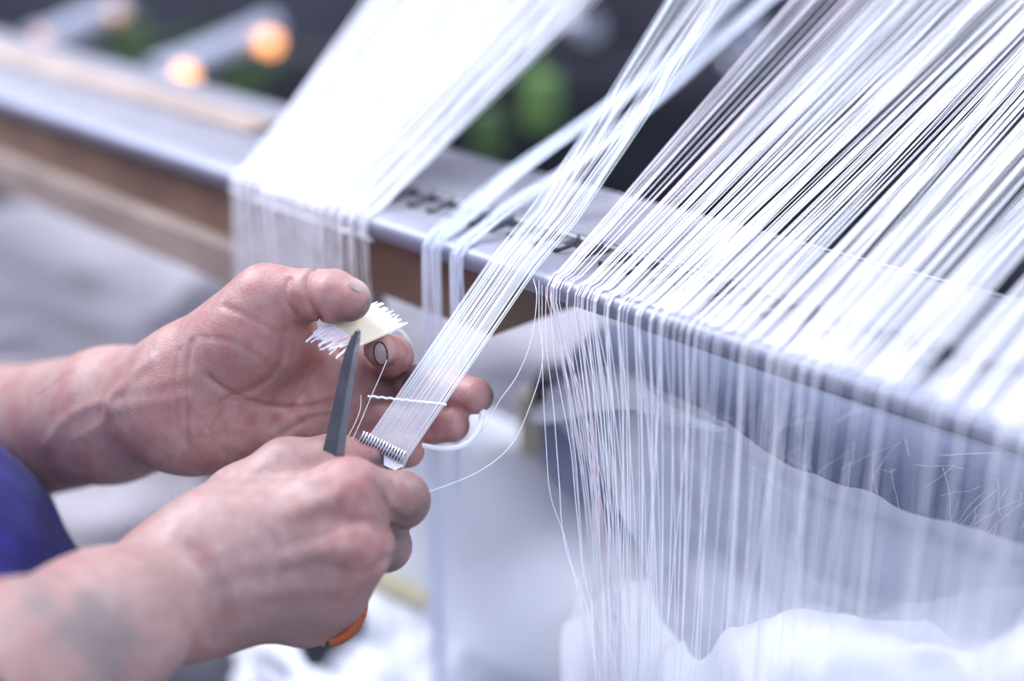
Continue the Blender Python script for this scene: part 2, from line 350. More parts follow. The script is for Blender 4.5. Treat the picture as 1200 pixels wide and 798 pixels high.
# loose bundles between the sheets, lying slack across the rail
def bundle(t_c, wdt, n, top_px, label, hang):
    b = MB()
    for i in range(n):
        d = rng.uniform(-0.5, 0.5); e = rng.normal(0, 0.25); t = t_c + d * wdt
        p = over_rail(t, math.radians(30), 0.1, t, hang * rng.uniform(0.85, 1.1), rng.normal(0, 0.003), 0, rng.uniform(0, 0.002))[9:]
        tops = [P(x, y, dd) + RU * (d * sp + e * 0.003) + ZU * rng.normal(0, 0.0012) for x, y, dd, sp in top_px]
        q = catmull(np.array(tops + [L(t, 0.012, 0.004 + rng.uniform(0, 0.003))]), 16)
        b.tube(list(q) + list(p), 0.00028, 4)
    return b.build('thread_bundle', M['thread_b'], label=label, cat='thread bundle', kind='stuff', group='slack bundles between the two sheets')
bundle(-0.086, 0.017, 27, [(1010, -160, 1.06, .02), (850, 5, .96, .014), (800, 60, .93, .014), (690, 140, .86, .014), (600, 205, .815, .015)], 'slack bluish-white bundle of threads falling over the rail, left of two', 0.34)
bundle(-0.066, 0.011, 17, [(1060, -120, 1.02, .012), (890, 5, .92, .016), (790, 95, .86, .016), (690, 180, .81, .012), (600, 240, .785, .010)], 'slack bluish-white bundle of threads falling over the rail, right of two', 0.16)

# ------------------------------------------------------------ strip of threads held in the hand
strip = empty('thread_strip', P(458, 520, .716), 'flat strip of pale threads pulled down from the rail and held between both hands', 'thread strip')
NS = 32
for i in range(NS):
    f = i / (NS - 1); f2 = f + rng.normal(0, 0.012)
    a = P(431 + 47 * f, 514 + 22 * f, .7135 - .002 * f); a0 = a + (P(418, 545, .72) - P(434, 506, .7135)) * 0.35
    e = L(-0.0375 + 0.031 * f2, -0.0005, 0.0032); up = []
    e = e + ZU * 0.0008
    tb = -0.0375 + 0.031 * f2
    al = math.radians(41 + rng.normal(0, 0.5))
    for s in (0.03, 0.10, 0.22, 0.42, 0.8):
        up.append(L(tb + 0.004 * math.sin(f * 9 + s * 14) * min(s * 6, 1) + (f - 0.5) * 0.012 * min(s / 0.2, 1) + rng.normal(0, 0.0006), 0.006 + s * math.cos(al), 0.004 + s * math.sin(al)))
    pts = [a0, a] + [a + (e - a) * k for k in (0.33, 0.66)] + [e] + up
    m = M['thread_g'] if (f < 0.22 and rng.random() < 0.4) or rng.random() < 0.08 else M['thread']
    put(MB().tube(pts, 0.00024, 5).build('thread', m), strip)
# tie thread woven across
tp = [P(431 + 92 * f, 464 + 10 * f + .6 * math.sin(f * 60), .7165 - .0015 * math.sin(f * 3.1) - 0.0022) for f in np.linspace(0, 1, 40)]
put(MB().tube(tp, 0.00055, 6).build('tie_thread', M['thread']), strip)
# comb clip at the lower end
comb = empty('thread_comb', P(455, 525, .712), 'small grey toothed comb clipping the lower end of the thread strip', 'comb')
c0, c1 = P(424, 508, .7115), P(475, 533, .7095); dn = (P(448, 527, .7105) - P(452, 520, .7105)); dn /= np.linalg.norm(dn)
for k, off in (('comb_bar', 0.000), ('comb_bar', 0.0034)):
    put(MB().tube([c0 + dn * off, c1 + dn * off], 0.0009, 8).build(k, M['black']), comb)
tooth0 = None
for i in range(15):
    p = c0 + (c1 - c0) * (i + 0.5) / 15
    if tooth0 is None:
        tooth0 = MB().tube([p - dn * 0.0016 - cf * 0.0008, p + dn * 0.001 - cf * 0.0019, p + dn * 0.0046 - cf * 0.0012], 0.00045, 6).build('tooth', M['steel']); put(tooth0, comb); p0 = p
    else:
        q = tooth0.copy(); C.objects.link(q); q.location = Vector(p - p0)
wc = MB(); q = [P(441, 541, .709), P(463, 551, .708), P(473, 546, .7095), P(450, 533, .711)]; nn = cf * 0.0008
wc.add([x for x in q] + [x + nn for x in q], [(0, 3, 2, 1), (4, 5, 6, 7), (0, 1, 5, 4), (1, 2, 6, 5), (2, 3, 7, 6), (3, 0, 4, 7)])
wc.build('plastic_tab', M['white_card'], smooth=False, label='small white plastic tab under the comb above the right fist', cat='tab')
# ------------------------------------------------------------ loose single threads
loose = [
 ([L(-0.008, -0.001, -0.002), P(629, 350, .722), P(622, 400, .72), P(606, 440, .72), P(585, 470, .72), P(568, 500, .724), P(548, 520, .735), P(520, 526, .74)], 'loose thread curving from the rail down past the two longest fingertips'),
 ([L(-0.004, -0.001, -0.002), P(632, 380, .722), P(636, 420, .72), P(625, 465, .719), P(600, 520, .717), P(560, 553, .715), P(500, 577, .70), P(492, 579, .70)], 'loose thread sweeping from the rail down to the right fist'),
 ([P(462, 396, .735), P(450, 430, .72), P(436, 462, .714), P(420, 500, .712), P(410, 520, .71)], 'single straight thread crossing the palm beside the scissors'),
 ([P(423, 463, .725), P(422, 480, .72), P(414, 500, .715), P(404, 518, .712)], 'short curved thread end in the palm beside the blade'),
 ([L(-0.002, -0.001, -0.004), P(636, 440, .722), P(640, 520, .72), P(645, 580, .72), P(662, 630, .72), P(676, 690, .715), P(690, 740, .71), P(705, 800, .71)], 'long wavy thread hanging left of the fringe'),
 ([L(0.001, -0.001, -0.004), P(640, 400, .722), P(648, 470, .718), P(655, 560, .712), P(662, 640, .708), P(690, 720, .70), P(700, 810, .70)], 'thin thread hanging beside the wavy one, ending low'),
 ([L(0.004, -0.001, -0.004), P(650, 420, .722), P(668, 520, .715), P(676, 600, .71), P(688, 690, .705), P(722, 780, .70)], 'thin thread bending to the right at the bottom of the fringe'),
]
for k_ in range(6):
    o_ = rng.normal(0, 2.0, 2); e_ = rng.uniform(-6, 6)
    loose.append(([P(455 + o_[0], 392, .738), P(466 + o_[0], 385 + o_[1], .742), P(476 + e_ * .4, 395 + o_[1], .748), P(482 + e_, 415 + o_[1], .752), P(484 + e_ * 1.3, 428, .756)], 'thread curling down behind the curled index finger'))
for pts, lab in loose:
    MB().tube(catmull(np.array(pts), 40), 0.00017, 5).build('loose_thread', M['thread'], label=lab, cat='thread', group=('curled threads behind the index finger' if 'curling' in lab else 'loose single threads'))

MB().tube(catmull(np.array([P(566, 478, .742), P(562, 500, .738), P(548, 519, .737), P(522, 526, .738), P(492, 522, .742)]), 24), 0.0016, 8).build('thread_loop', M['thread'], label='thick white loop hanging below the ring finger tip', cat='thread loop')
# ------------------------------------------------------------ card with thread ends, in the pinch
A_, B_, C_, D_ = P(387, 378, .7245), P(427, 403, .712), P(472, 383, .720), P(437, 356, .7335)
card = empty('thread_card', (A_ + B_ + C_ + D_) / 4, 'small cream card with cut thread ends on two sides, pinched under the thumb', 'card')
cn = np.cross(B_ - A_, D_ - A_); cn /= np.linalg.norm(cn); cn = cn if cn[2] > 0 else -cn
q = [A_, B_, C_, D_]; h = 0.0005
put(mesh_obj('card_sheet', [x + cn * h for x in q] + [x - cn * h for x in q], [(0, 1, 2, 3), (7, 6, 5, 4), (0, 4, 5, 1), (1, 5, 6, 2), (2, 6, 7, 3), (3, 7, 4, 0)], M['card'], smooth=False), card)
dl = (A_ - D_); dl /= np.linalg.norm(dl)
for i in range(30):
    f = (i + rng.uniform(0.2, 0.8)) / 30
    p = A_ + (B_ - A_) * f; ln = rng.uniform(0.010, 0.018); sp = (B_ - A_) / np.linalg.norm(B_ - A_) * rng.normal(0, 0.0022)
    if 0.60 < f < 0.66: continue
    e = p + dl * ln + sp + cn * rng.normal(-0.001, 0.0008)
    m = M['thread_b'] if rng.random() < 0.3 else M['thread']
    put(MB().tube([p - dl * 0.003, p + dl * ln * 0.5 + sp * 0.3 + cn * 0.0004, e], 0.00036, 5).build('thread_end', m), card)
    p = D_ + (C_ - D_) * f
    put(MB().tube([p + dl * 0.004 + cn * .0006, p - dl * rng.uniform(0.001, 0.0042) + cn * .0006 + sp * 0.5], 0.00036, 5).build('thread_end', M['thread']), card)

# ------------------------------------------------------------ scissors
sc = empty('scissors', P(390, 640, .69), 'steel scissors with orange handle rings gripped in the right fist, blade pointing up', 'scissors')
def blade(pts_l, pts_r, d0, d1, th, name):
    V = []; n = len(pts_l)
    for i, (a, b_) in enumerate(zip(pts_l, pts_r)):
        f = i / (n - 1); d = d0 + (d1 - d0) * f
        l, r = P(*a, d), P(*b_, d); mid = l * 0.35 + r * 0.65; k = th * (1 - 0.7 * f)
        V += [l, mid - cf * k, r, mid + cf * k * 0.6]
    Fc = [(i * 4 + j, i * 4 + (j + 1) % 4, (i + 1) * 4 + (j + 1) % 4, (i + 1) * 4 + j) for i in range(n - 1) for j in range(4)] + [(3, 2, 1, 0), tuple((n - 1) * 4 + j for j in range(4))]
    b = MB(); b.add(V, Fc); o = b.build(name, M['blade'], smooth=False); return put(o, sc)
bl = [(357, 640), (366, 590), (374.5, 545), (384.5, 500), (395.5, 450), (404, 412), (411, 396), (416, 388), (419, 385.5)]
br = [(385, 640), (395, 590), (402, 545), (407.5, 500), (414.5, 450), (420.5, 412), (422.5, 396), (423, 388), (421.5, 385.5)]
blade(bl, br, .699, .703, 0.0014, 'blade')
bl2 = [(x + 1, y + 1.5) for x, y in bl]; br2 = [(x - .5, y + 2) for x, y in br]
blade(bl2, br2, .7022, .7055, 0.0012, 'blade')
pv = P(372, 632, .698); put(MB().tube([pv, pv + cf * 0.006], 0.004, 16).build('pivot_screw', M['steel']), sc)
def ring(cx, cy, d, rx, ry, tilt, tr):
    pts = []
    for k in range(37):
        a = 2 * math.pi * k / 36; x = rx * math.cos(a); y = ry * math.sin(a)
        pts.append(P(cx + x * math.cos(tilt) - y * math.sin(tilt), cy + x * math.sin(tilt) + y * math.cos(tilt), d))
    return pts
put(MB().tube(ring(386, 708, .705, 37, 42, 0.3, 0), 0.0036, 10, caps=False).build('handle_ring', M['orange']), sc)
put(MB().tube(ring(322, 690, .715, 30, 40, 0.3, 0), 0.0036, 10, caps=False).build('handle_ring', M['orange']), sc)

# ------------------------------------------------------------ the person: signed distance field -> skin surface
def smin(a, b, k):
    if k <= 0: return np.minimum(a, b)
    h = np.maximum(k - np.abs(a - b), 0) / k
    return np.minimum(a, b) - h * h * k * 0.25
class Field:
    def __init__(s, lo, hi, h):
        s.lo = np.array(lo, float); s.h = h; s.n = np.ceil((np.array(hi) - s.lo) / h).astype(int) + 1
        s.D = np.full(tuple(s.n), 0.06, np.float32)
    def sub(s, lo, hi):
        i0 = np.clip(np.floor((lo - s.lo) / s.h).astype(int), 0, s.n); i1 = np.clip(np.ceil((hi - s.lo) / s.h).astype(int) + 1, 0, s.n)
        sl = tuple(slice(a, b) for a, b in zip(i0, i1))
        ax = [(s.lo[k] + s.h * np.arange(i0[k], i1[k])).astype(np.float32) for k in range(3)]
        return sl, (ax[0][:, None, None], ax[1][None, :, None], ax[2][None, None, :])
    def group(s, prims, kin, kout, pad=0.02):
        """prims: (a, b, ra, rb[, axis, flat]) tapered capsules, blended among themselves by kin, onto the rest by kout"""
        lo = np.min([np.minimum(p[0], p[1]) - max(p[2], p[3]) for p in prims], axis=0) - pad
        hi = np.max([np.maximum(p[0], p[1]) + max(p[2], p[3]) for p in prims], axis=0) + pad
        sl, (X, Y, Z) = s.sub(lo, hi)
        if min(s.D[sl].shape) == 0: return
        d = None
        for p in prims:
            a, b, ra, rb = p[:4]; ab = b - a; L2 = float(ab @ ab) + 1e-12
            vx, vy, vz = X - a[0], Y - a[1], Z - a[2]
            t = np.clip((vx * ab[0] + vy * ab[1] + vz * ab[2]) / L2, 0, 1)
            vx = vx - t * ab[0]; vy = vy - t * ab[1]; vz = vz - t * ab[2]; q = vx * vx + vy * vy + vz * vz
            if len(p) > 4:
                n, fl = p[4], p[5]; vn = vx * n[0] + vy * n[1] + vz * n[2]; q = q + vn * vn * (1 / (fl * fl) - 1)
            e = np.sqrt(q) - (ra + (rb - ra) * t)
            d = e if d is None else smin(d, e, kin)
        s.D[sl] = smin(s.D[sl], d.astype(np.float32), kout)
    def crease(s, pts, amp, wid, zr=0.016, flat=True, view=None):
        """a fold (amp>0) or ridge (amp<0) along a line on the surface"""
        view = cf if view is None else view
        pts = np.asarray(pts, float); pts = catmull(pts, 10) if len(pts) > 2 else pts
        lo = pts.min(0) - zr - 3 * wid; hi = pts.max(0) + zr + 3 * wid; sl, (X, Y, Z) = s.sub(lo, hi)
        if min(s.D[sl].shape) == 0: return
        best = None
        for a, b in zip(pts[:-1], pts[1:]):
            ab = b - a; ab_ = ab - view * (ab @ view) if flat else ab; L2 = float(ab_ @ ab_) + 1e-12
            vx, vy, vz = X - a[0], Y - a[1], Z - a[2]; t = np.clip((vx * ab_[0] + vy * ab_[1] + vz * ab_[2]) / L2, 0, 1)
            vx = vx - t * ab[0]; vy = vy - t * ab[1]; vz = vz - t * ab[2]; q = vx * vx + vy * vy + vz * vz
            if flat: vn = vx * view[0] + vy * view[1] + vz * view[2]; q = q - vn * vn; q = q + np.maximum(np.abs(vn) - zr, 0) ** 2 * 4
            best = q if best is None else np.minimum(best, q)
        s.D[sl] += (amp * np.exp(-best / (2 * wid * wid))).astype(np.float32)
    def mesh(s):
        D = s.D; Sg = D < 0; nx, ny, nz = D.shape
        cnt = np.zeros((nx - 1, ny - 1, nz - 1), np.int8)
        for a in (0, 1):
            for b in (0, 1):
                for c in (0, 1): cnt += Sg[a:nx - 1 + a, b:ny - 1 + b, c:nz - 1 + c]
        act = (cnt > 0) & (cnt < 8); I = np.argwhere(act); idx = np.full(act.shape, -1, np.int32); idx[act] = np.arange(len(I))
        acc = np.zeros((len(I), 3)); num = np.zeros(len(I))
        cor = [(a, b, c) for a in (0, 1) for b in (0, 1) for c in (0, 1)]
        vals = {c: D[I[:, 0] + c[0], I[:, 1] + c[1], I[:, 2] + c[2]].astype(float) for c in cor}
        for c in cor:
            for ax in range(3):
                if c[ax]: continue
                e = list(c); e[ax] = 1; e = tuple(e); va, vb = vals[c], vals[e]; m = (va < 0) != (vb < 0)
                tt = np.where(m, va / np.where(m, va - vb, 1), 0); p = np.array(c, float)[None, :].repeat(len(I), 0); p[:, ax] += tt
                acc[m] += p[m]; num[m] += 1
        V = s.lo + s.h * (I + acc / num[:, None]); Q = []
        for ax in range(3):
            o1, o2 = (ax + 1) % 3, (ax + 2) % 3
            A = np.take(Sg, range(D.shape[ax] - 1), ax); B = np.take(Sg, range(1, D.shape[ax]), ax)
            E = np.argwhere(A != B); E = E[(E[:, o1] > 0) & (E[:, o2] > 0) & (E[:, o1] < D.shape[o1] - 1) & (E[:, o2] < D.shape[o2] - 1)]
            ins = A[E[:, 0], E[:, 1], E[:, 2]]
            def cell(d1, d2):
                q = E.copy(); q[:, o1] -= d1; q[:, o2] -= d2; return idx[q[:, 0], q[:, 1], q[:, 2]]
            q = np.stack([cell(0, 0), cell(1, 0), cell(1, 1), cell(0, 1)], 1); q[~ins] = q[~ins][:, ::-1]; Q.append(q)
        return V, np.vstack(Q)

SKIN = np.array([0.395, 0.243, 0.213])
HD = 0.0011
NF = cf                                            # the palm's normal is about the line of sight
# ---- left hand
lw = P(215, 470, .757); lf = P(0, 512, .885); le = P(-170, 540, .975)
fl = Field(P(0, 430, .885) + np.array([-0.03, -0.10, -0.10]), (0.0, 0.86, 1.27), HD)
fl.lo = np.array([-0.345, 0.585, 0.99]); fl.n = np.ceil((np.array([0.002, 0.885, 1.23]) - fl.lo) / HD).astype(int) + 1; fl.D = np.full(tuple(fl.n), 0.06, np.float32)
wa = lw + (lf - lw) * 0.35
fl.group([(le, lf, .049, .0425), (lf, wa, .0425, .0365), (wa, lw, .0365, .0340, NF, .84), (lw, P(240, 466, .755), .0340, .031, NF, .80)], .012, .0)
ix = [P(402, 428, .772), P(452, 428, .776), P(461, 417, .748), P(446, 409, .7300)]
mi = [P(392, 456, .776), P(470, 448, .772), P(524, 458, .755), P(557, 464, .745)]
ri = [P(385, 490, .772), P(452, 494, .765), P(506, 497, .752), P(530, 498, .746)]
pk = [P(368, 515, .768), P(422, 528, .756), P(456, 531, .747), P(478, 529, .742)]
fl.group([(P(232, 455, .758), ix[0], .024, .0145, NF, .8), (P(230, 470, .758), mi[0], .024, .0145, NF, .8), (P(236, 480, .757), ri[0], .022, .014, NF, .8), (P(246, 490, .755), pk[0], .0205, .0135, NF, .85),
          (P(266, 495, .749), P(320, 506, .754), .0195, .0175), (ix[0], mi[0], .0135, .0135), (mi[0], ri[0], .0135, .013), (ri[0], pk[0], .013, .012)], .016, .02)
fl.group([(P(248, 428, .750), P(300, 395, .738), .026, .024), (P(290, 405, .742), P(338, 392, .748), .022, .014)], .02, .018)
def finger(fd, j, rr, kout=.009, kin=.003):
    fd.group([(j[i], j[i + 1], rr[i], rr[i + 1]) for i in range(len(j) - 1)], kin, kout)
finger(fl, ri, (.0115, .0108, .0102, .0092), .004)
finger(fl, pk, (.0105, .0100, .0094, .0086), .004)
finger(fl, mi, (.0120, .0116, .0108, .0096), .004)
finger(fl, ix, (.0125, .0115, .0102, .0088), .004)
th_ = [P(275, 400, .742), P(312, 350, .731), P(366, 345, .7215), P(409, 351, .7150)]
fl.group([(th_[0], th_[1], .021, .0165), (th_[1], th_[2], .0165, .0130)], .008, .012)
fl.group([(th_[2], P(390, 346, .718), .0130, .0130), (P(392, 348, .7175), th_[3], .0135, .0112)], .003, .0025)
# creases of palm and joints
cz = .73
for pts, a, w_ in [
    ([(372, 318), (368, 335), (372, 358), (380, 372)], .0013, .0011), ([(347, 330), (343, 350), (352, 368)], .0007, .0011),
    ([(338, 388), (335, 420), (310, 450), (268, 468), (248, 500)], .0010, .0014),
    ([(250, 440), (290, 468), (345, 480), (390, 470)], .0010, .0012), ([(395, 490), (360, 492), (330, 510)], .0008, .0013),
    ([(232, 400), (226, 440), (224, 480), (222, 520)], .0007, .0012), ([(216, 410), (212, 450), (211, 500)], .0005, .0012),
    ([(270, 360), (300, 372), (330, 390)], .0004, .0012), ([(240, 395), (280, 400), (312, 418)], .0003, .0012), ([(318, 500), (345, 470), (370, 430)], .0005, .0012),
    ([(405, 440), (408, 470), (402, 500)], .0008, .0014), ([(372, 385), (385, 405), (400, 420)], .0008, .0015),
    ([(522, 440), (520, 458), (523, 478)], .0004, .001), ([(503, 482), (502, 497), (506, 515)], .0004, .001), ([(470, 432), (467, 450), (470, 468)], .0005, .0012)]:
    fl.crease([P(x, y, cz + .005) for x, y in pts], a * 1.7, w_, zr=.03)
for pts, a, w_ in [([(80, 515), (110, 480), (150, 462), (190, 420)], -.0009, .0022), ([(110, 510), (140, 492), (146, 470)], -.0007, .002), ([(150, 475), (190, 470), (225, 465)], -.0010, .003), ([(160, 455), (200, 448), (230, 440)], -.0006, .003), ([(70, 462), (100, 440), (125, 422)], .0004, .0010)]:
    fl.crease([P(x, y, .74 + (215 - x) * .0006) for x, y in pts], a, w_, zr=.05)
# thumb nail, index nail
tn = P(423, 338, .7155); inn = P(447, 413, .7235)
VL, QL = fl.mesh()
# ---- right hand
P2 = lambda x, y, d: P(x, y, d + .015)
rw = P2(212, 688, .665); rf = P(0, 800, .575); re = P(-230, 905, .49)
fr = Field((-0.235, 0.44, 1.0), (0.0, 0.70, 1.20), HD)
rm = rw + (rf - rw) * .5
fr.group([(re, rf, .043, .0365), (rf, rm, .0365, .0315), (rm, rw, .0315, .0295, NF, .9), (rw, P2(250, 665, .664), .0300, .0300, NF, .85)], .02, 0)
k1, k2, k3, k4 = P2(408, 580, .668), P2(412, 640, .666), P2(386, 690, .674), P2(358, 720, .684)
wbx = P2(255, 650, .670)
fr.group([(P2(262, 632, .672), k1, .0225, .0150), (P2(255, 655, .668), k2, .0225, .0150), (P2(255, 680, .669), k3, .0225, .0140), (P2(262, 700, .674), k4, .0205, .0125), (k1, k2, .0135, .0135), (k2, k3, .0135, .013), (k3, k4, .013, .012)], .016, .022)
# fist underside filled by palm and curled finger ends
fr.group([(P2(330, 590, .700), P2(350, 690, .705), .020, .018), (P2(290, 640, .69), P2(340, 650, .695), .022, .022)], .02, .012)
i2 = [k1, P2(470, 586, .688), P2(452, 596, .716), P2(420, 590, .712)]
m2 = [k2, P2(452, 640, .691), P2(438, 645, .716), P2(405, 640, .714)]
r2_ = [k3, P2(402, 690, .698), P2(400, 692, .718), P2(385, 690, .716)]
p2_ = [k4, P2(372, 720, .706), P2(366, 720, .722), P2(355, 715, .720)]
finger(fr, p2_, (.0120, .0105, .0098, .0088), .005)
finger(fr, r2_, (.0130, .0118, .0108, .0095), .005)
finger(fr, m2, (.0140, .0125, .0112, .0098), .004)
finger(fr, i2, (.0148, .0140, .0112, .0098), .004)
tb = [P2(285, 590, .690), P2(335, 550, .695), P2(392, 540, .698), P2(432, 540, .7000)]
fr.group([(P2(250, 640, .676), tb[0], .022, .0190), (tb[0], tb[1], .0190, .0150), (tb[1], tb[2], .0150, .0128), (tb[2], tb[3], .0125, .0095)], .006, .010)
for pts, a, w_ in [  # tendons and knuckles stand out, folds between fingers
    ([(270, 640), (340, 605), (400, 580)], -.0010, .0035), ([(275, 660), (345, 650), (412, 640)], -.0009, .0035), ([(285, 690), (345, 690), (398, 690)], -.0006, .003),
    ([(300, 670), (350, 668), (395, 662)], .0008, .004), ([(310, 620), (360, 610), (400, 606)], .0008, .004), ([(300, 710), (350, 705), (385, 708)], .0007, .004),
    ([(440, 575), (452, 600), (470, 618), (492, 622)], .0014, .0016), ([(430, 560), (440, 580), (450, 610)], .0007, .0014),
    ([(415, 610), (435, 612), (452, 622)], .0016, .0022), ([(425, 670), (440, 662), (452, 655)], .0016, .002),
    ([(235, 640), (255, 690), (268, 740)], .0014, .004), ([(222, 625), (240, 680), (252, 740)], .0007, .003), ([(300, 560), (330, 575), (380, 568)], .0006, .003), ([(330, 640), (380, 625), (405, 612)], .0006, .002), ([(340, 665), (385, 660), (410, 668)], .0007, .002), ([(435, 565), (445, 575), (448, 592)], .0006, .0012), ([(310, 600), (340, 640), (350, 690)], -.0006, .0022), ([(450, 556), (458, 570), (460, 590)], .0004, .0012), ([(250, 640), (268, 680), (278, 720)], .0005, .003)]:
    fr.crease([P2(x, y, .655) for x, y in pts], a, w_, zr=.022)
for c in (P2(410, 572, .655), P2(418, 640, .653)): fr.crease([c, c + cr * .002], -.0016, .0075, zr=.02)
VR, QR = fr.mesh()

# ---- upper arms and shoulders, coarser, off to the left inside the shirt
fb = Field((-0.85, 0.10, 0.98), (-0.20, 1.05, 1.72), 0.007)
ls_, rs_ = np.array([-0.60, 0.76, 1.42]), np.array([-0.56, 0.34, 1.42])
lel = le + (le - lf) * 0.25; rel = re
fb.group([(lf + (le - lf) * .25, lel, .042, .048), (lel, ls_, .046, .06), (rf + (re - rf) * .3, rel, .033, .041), (rel, rs_, .044, .06), (ls_, rs_, .07, .07),
          (np.array([-.6, .55, 1.45]), np.array([-.57, .55, 1.58]), .06, .055)], .02, 0)
VB, QB = fb.mesh()

# ---- skin colours: ruddy palm and knuckles, grime on the fingertips, painted shade on the right fist, a faded tattoo
def near(V, c, r): return np.exp(-((V - c) ** 2).sum(1) / (2 * r * r))
def seg_near(V, a, b, r):
    ab = b - a; t = np.clip(((V - a) @ ab) / (ab @ ab), 0, 1); return np.exp(-((V - a - t[:, None] * ab) ** 2).sum(1) / (2 * r * r))
def mixc(c, col, f): return c * (1 - f[:, None]) + np.array(col)[None] * f[:, None]
RED = (0.35, 0.125, 0.113); GRIME_SHADE = (0.045, 0.038, 0.04); PALE = (0.50, 0.345, 0.31)
def noise3(V, sc, seed=0): return np.array([mnoise.noise(Vector(v) * sc + Vector((seed, 0, 0))) for v in V])
cL = np.tile(SKIN, (len(VL), 1)); nL = noise3(VL, 55); nL2 = noise3(VL, 160, 3)
palm = np.clip(near(VL, P(335, 440, .745), .038) * 1.2 + seg_near(VL, mi[0], mi[3], .014) * .8 + seg_near(VL, ri[0], ri[3], .012) * .8 + seg_near(VL, pk[0], pk[3], .012) * .8 + seg_near(VL, th_[1], th_[3], .018) * .55 + seg_near(VL, ix[0], ix[3], .014) * .8, 0, 1)
cL = mixc(cL, RED, np.clip(palm * (.80 + .35 * nL), 0, 1) * .9)
cL = mixc(cL, PALE, np.clip(.25 + nL2 * .5, 0, .4)); cL = mixc(cL, RED, np.clip(-nL * .9, 0, .35))
for a, b, r, k in [(P(434, 362, .712), P(405, 376, .711), .0042, .85), (P(437, 350, .715), P(437, 356, .715), .004, .8), (P(352, 374, .72), P(380, 374, .718), .004, .5), (P(577, 470, .745), P(572, 480, .747), .0045, .95), (P(458, 448, .76), P(470, 440, .76), .010, .75), (P(425, 405, .735), P(440, 430, .735), .006, .45),
                   (P(437, 408, .724), P(440, 428, .726), .0018, .9), (P(456, 402, .73), P(456, 424, .73), .0022, .95), (P(550, 500, .745), P(548, 510, .745), .0035, .5), (P(418, 330, .715), P(410, 326, .72), .004, .5), (P(330, 420, .735), P(330, 440, .735), .013, .25), (P(300, 425, .72), P(262, 445, .725), .012, .22)]:
    cL = mixc(cL, GRIME_SHADE, np.clip(seg_near(VL, a, b, r) * k * (1 + .6 * nL2), 0, 1))
cL = mixc(cL, (.62, .45, .42), np.clip(near(VL, tn, .0045) * 1.2, 0, .9)); cL = mixc(cL, (.40, .27, .25), np.clip(near(VL, inn, .0035) * 1.2, 0, .9))
vein = seg_near(VL, P(80, 515, .82), P(150, 462, .785), .004); cL = mixc(cL, (.42, .33, .34), np.clip(vein * .6, 0, 1))
cR = np.tile(SKIN * np.array([.88, .9, .92]), (len(VR), 1)); nR = noise3(VR, 55, 9); nR2 = noise3(VR, 160, 5)
for c, r, k in [(P2(412, 572, .655), .010, .9), (P2(420, 640, .653), .010, .9), (P2(430, 532, .69), .012, .7), (P2(480, 585, .68), .010, .3), (P2(398, 692, .66), .008, .5)]:
    cR = mixc(cR, RED, np.clip(near(VR, c, r) * k, 0, 1))
cR = mixc(cR, RED, np.clip(-nR * 1.0, 0, .4)); cR = mixc(cR, PALE, np.clip(.15 + nR2 * .4, 0, .3))
for a, b, r, k in [(P2(490, 600, .68), P2(460, 605, .68), .009, .55), (P2(455, 650, .68), P2(440, 670, .68), .009, .6), (P2(438, 546, .69), P2(446, 542, .695), .0035, .95), (P2(380, 700, .67), P2(300, 725, .665), .016, .35), (P2(430, 585, .66), P2(440, 610, .66), .006, .35)]:
    cR = mixc(cR, GRIME_SHADE, np.clip(seg_near(VR, a, b, r) * k * (1 + .5 * nR2), 0, 1))  # grime, plus painted shade below the thumb and low on the fist
tat = np.clip((seg_near(VR, P(50, 750, .57), P(115, 765, .58), .017) * 1.3 + noise3(VR, 90, 2) * .8 - .25), 0, .75); cR = mixc(cR, (.14, .16, .16), .75 * tat * (near(VR, P(100, 745, .58), .03) > .3))
cB = np.tile(SKIN, (len(VB), 1))
V = np.vstack([VL, VR, VB]); Q = np.vstack([QL, QR + len(VL), QB + len(VL) + len(VR)]); COL = np.vstack([cL, cR, cB])

sk = bpy.data.materials.new('skin'); sk.use_nodes = True; nt = sk.node_tree; pb = nt.nodes['Principled BSDF']
at = nt.nodes.new('ShaderNodeAttribute'); at.attribute_name = 'skin_colour'
tc = nt.nodes.new('ShaderNodeTexCoord'); n1 = nt.nodes.new('ShaderNodeTexNoise'); n1.inputs['Scale'].default_value = 420; n1.inputs['Detail'].default_value = 5
nt.links.new(tc.outputs['Object'], n1.inputs['Vector'])
mr = nt.nodes.new('ShaderNodeMapRange'); mr.inputs['To Min'].default_value = 0.84; mr.inputs['To Max'].default_value = 1.14
nt.links.new(n1.outputs['Fac'], mr.inputs['Value'])
mx = nt.nodes.new('ShaderNodeVectorMath'); mx.operation = 'SCALE'; nt.links.new(at.outputs['Color'], mx.inputs[0]); nt.links.new(mr.outputs['Result'], mx.inputs['Scale'])
nt.links.new(mx.outputs[0], pb.inputs['Base Color'])
v1 = nt.nodes.new('ShaderNodeTexVoronoi'); v1.inputs['Scale'].default_value = 700; nt.links.new(tc.outputs['Object'], v1.inputs['Vector'])
ad = nt.nodes.new('ShaderNodeMath'); nt.links.new(n1.outputs['Fac'], ad.inputs[0]); nt.links.new(v1.outputs['Distance'], ad.inputs[1])
bp = nt.nodes.new('ShaderNodeBump'); bp.inputs['Strength'].default_value = 0.2; bp.inputs['Distance'].default_value = 0.0007
nt.links.new(ad.outputs[0], bp.inputs['Height']); nt.links.new(bp.outputs['Normal'], pb.inputs['Normal'])
pb.inputs['Roughness'].default_value = 0.5; pb.inputs['Specular IOR Level'].default_value = 0.4
pb.inputs['Subsurface Weight'].default_value = 0.15; pb.inputs['Subsurface Radius'].default_value = (0.006, 0.0025, 0.0015); pb.inputs['Subsurface Scale'].default_value = 1.0

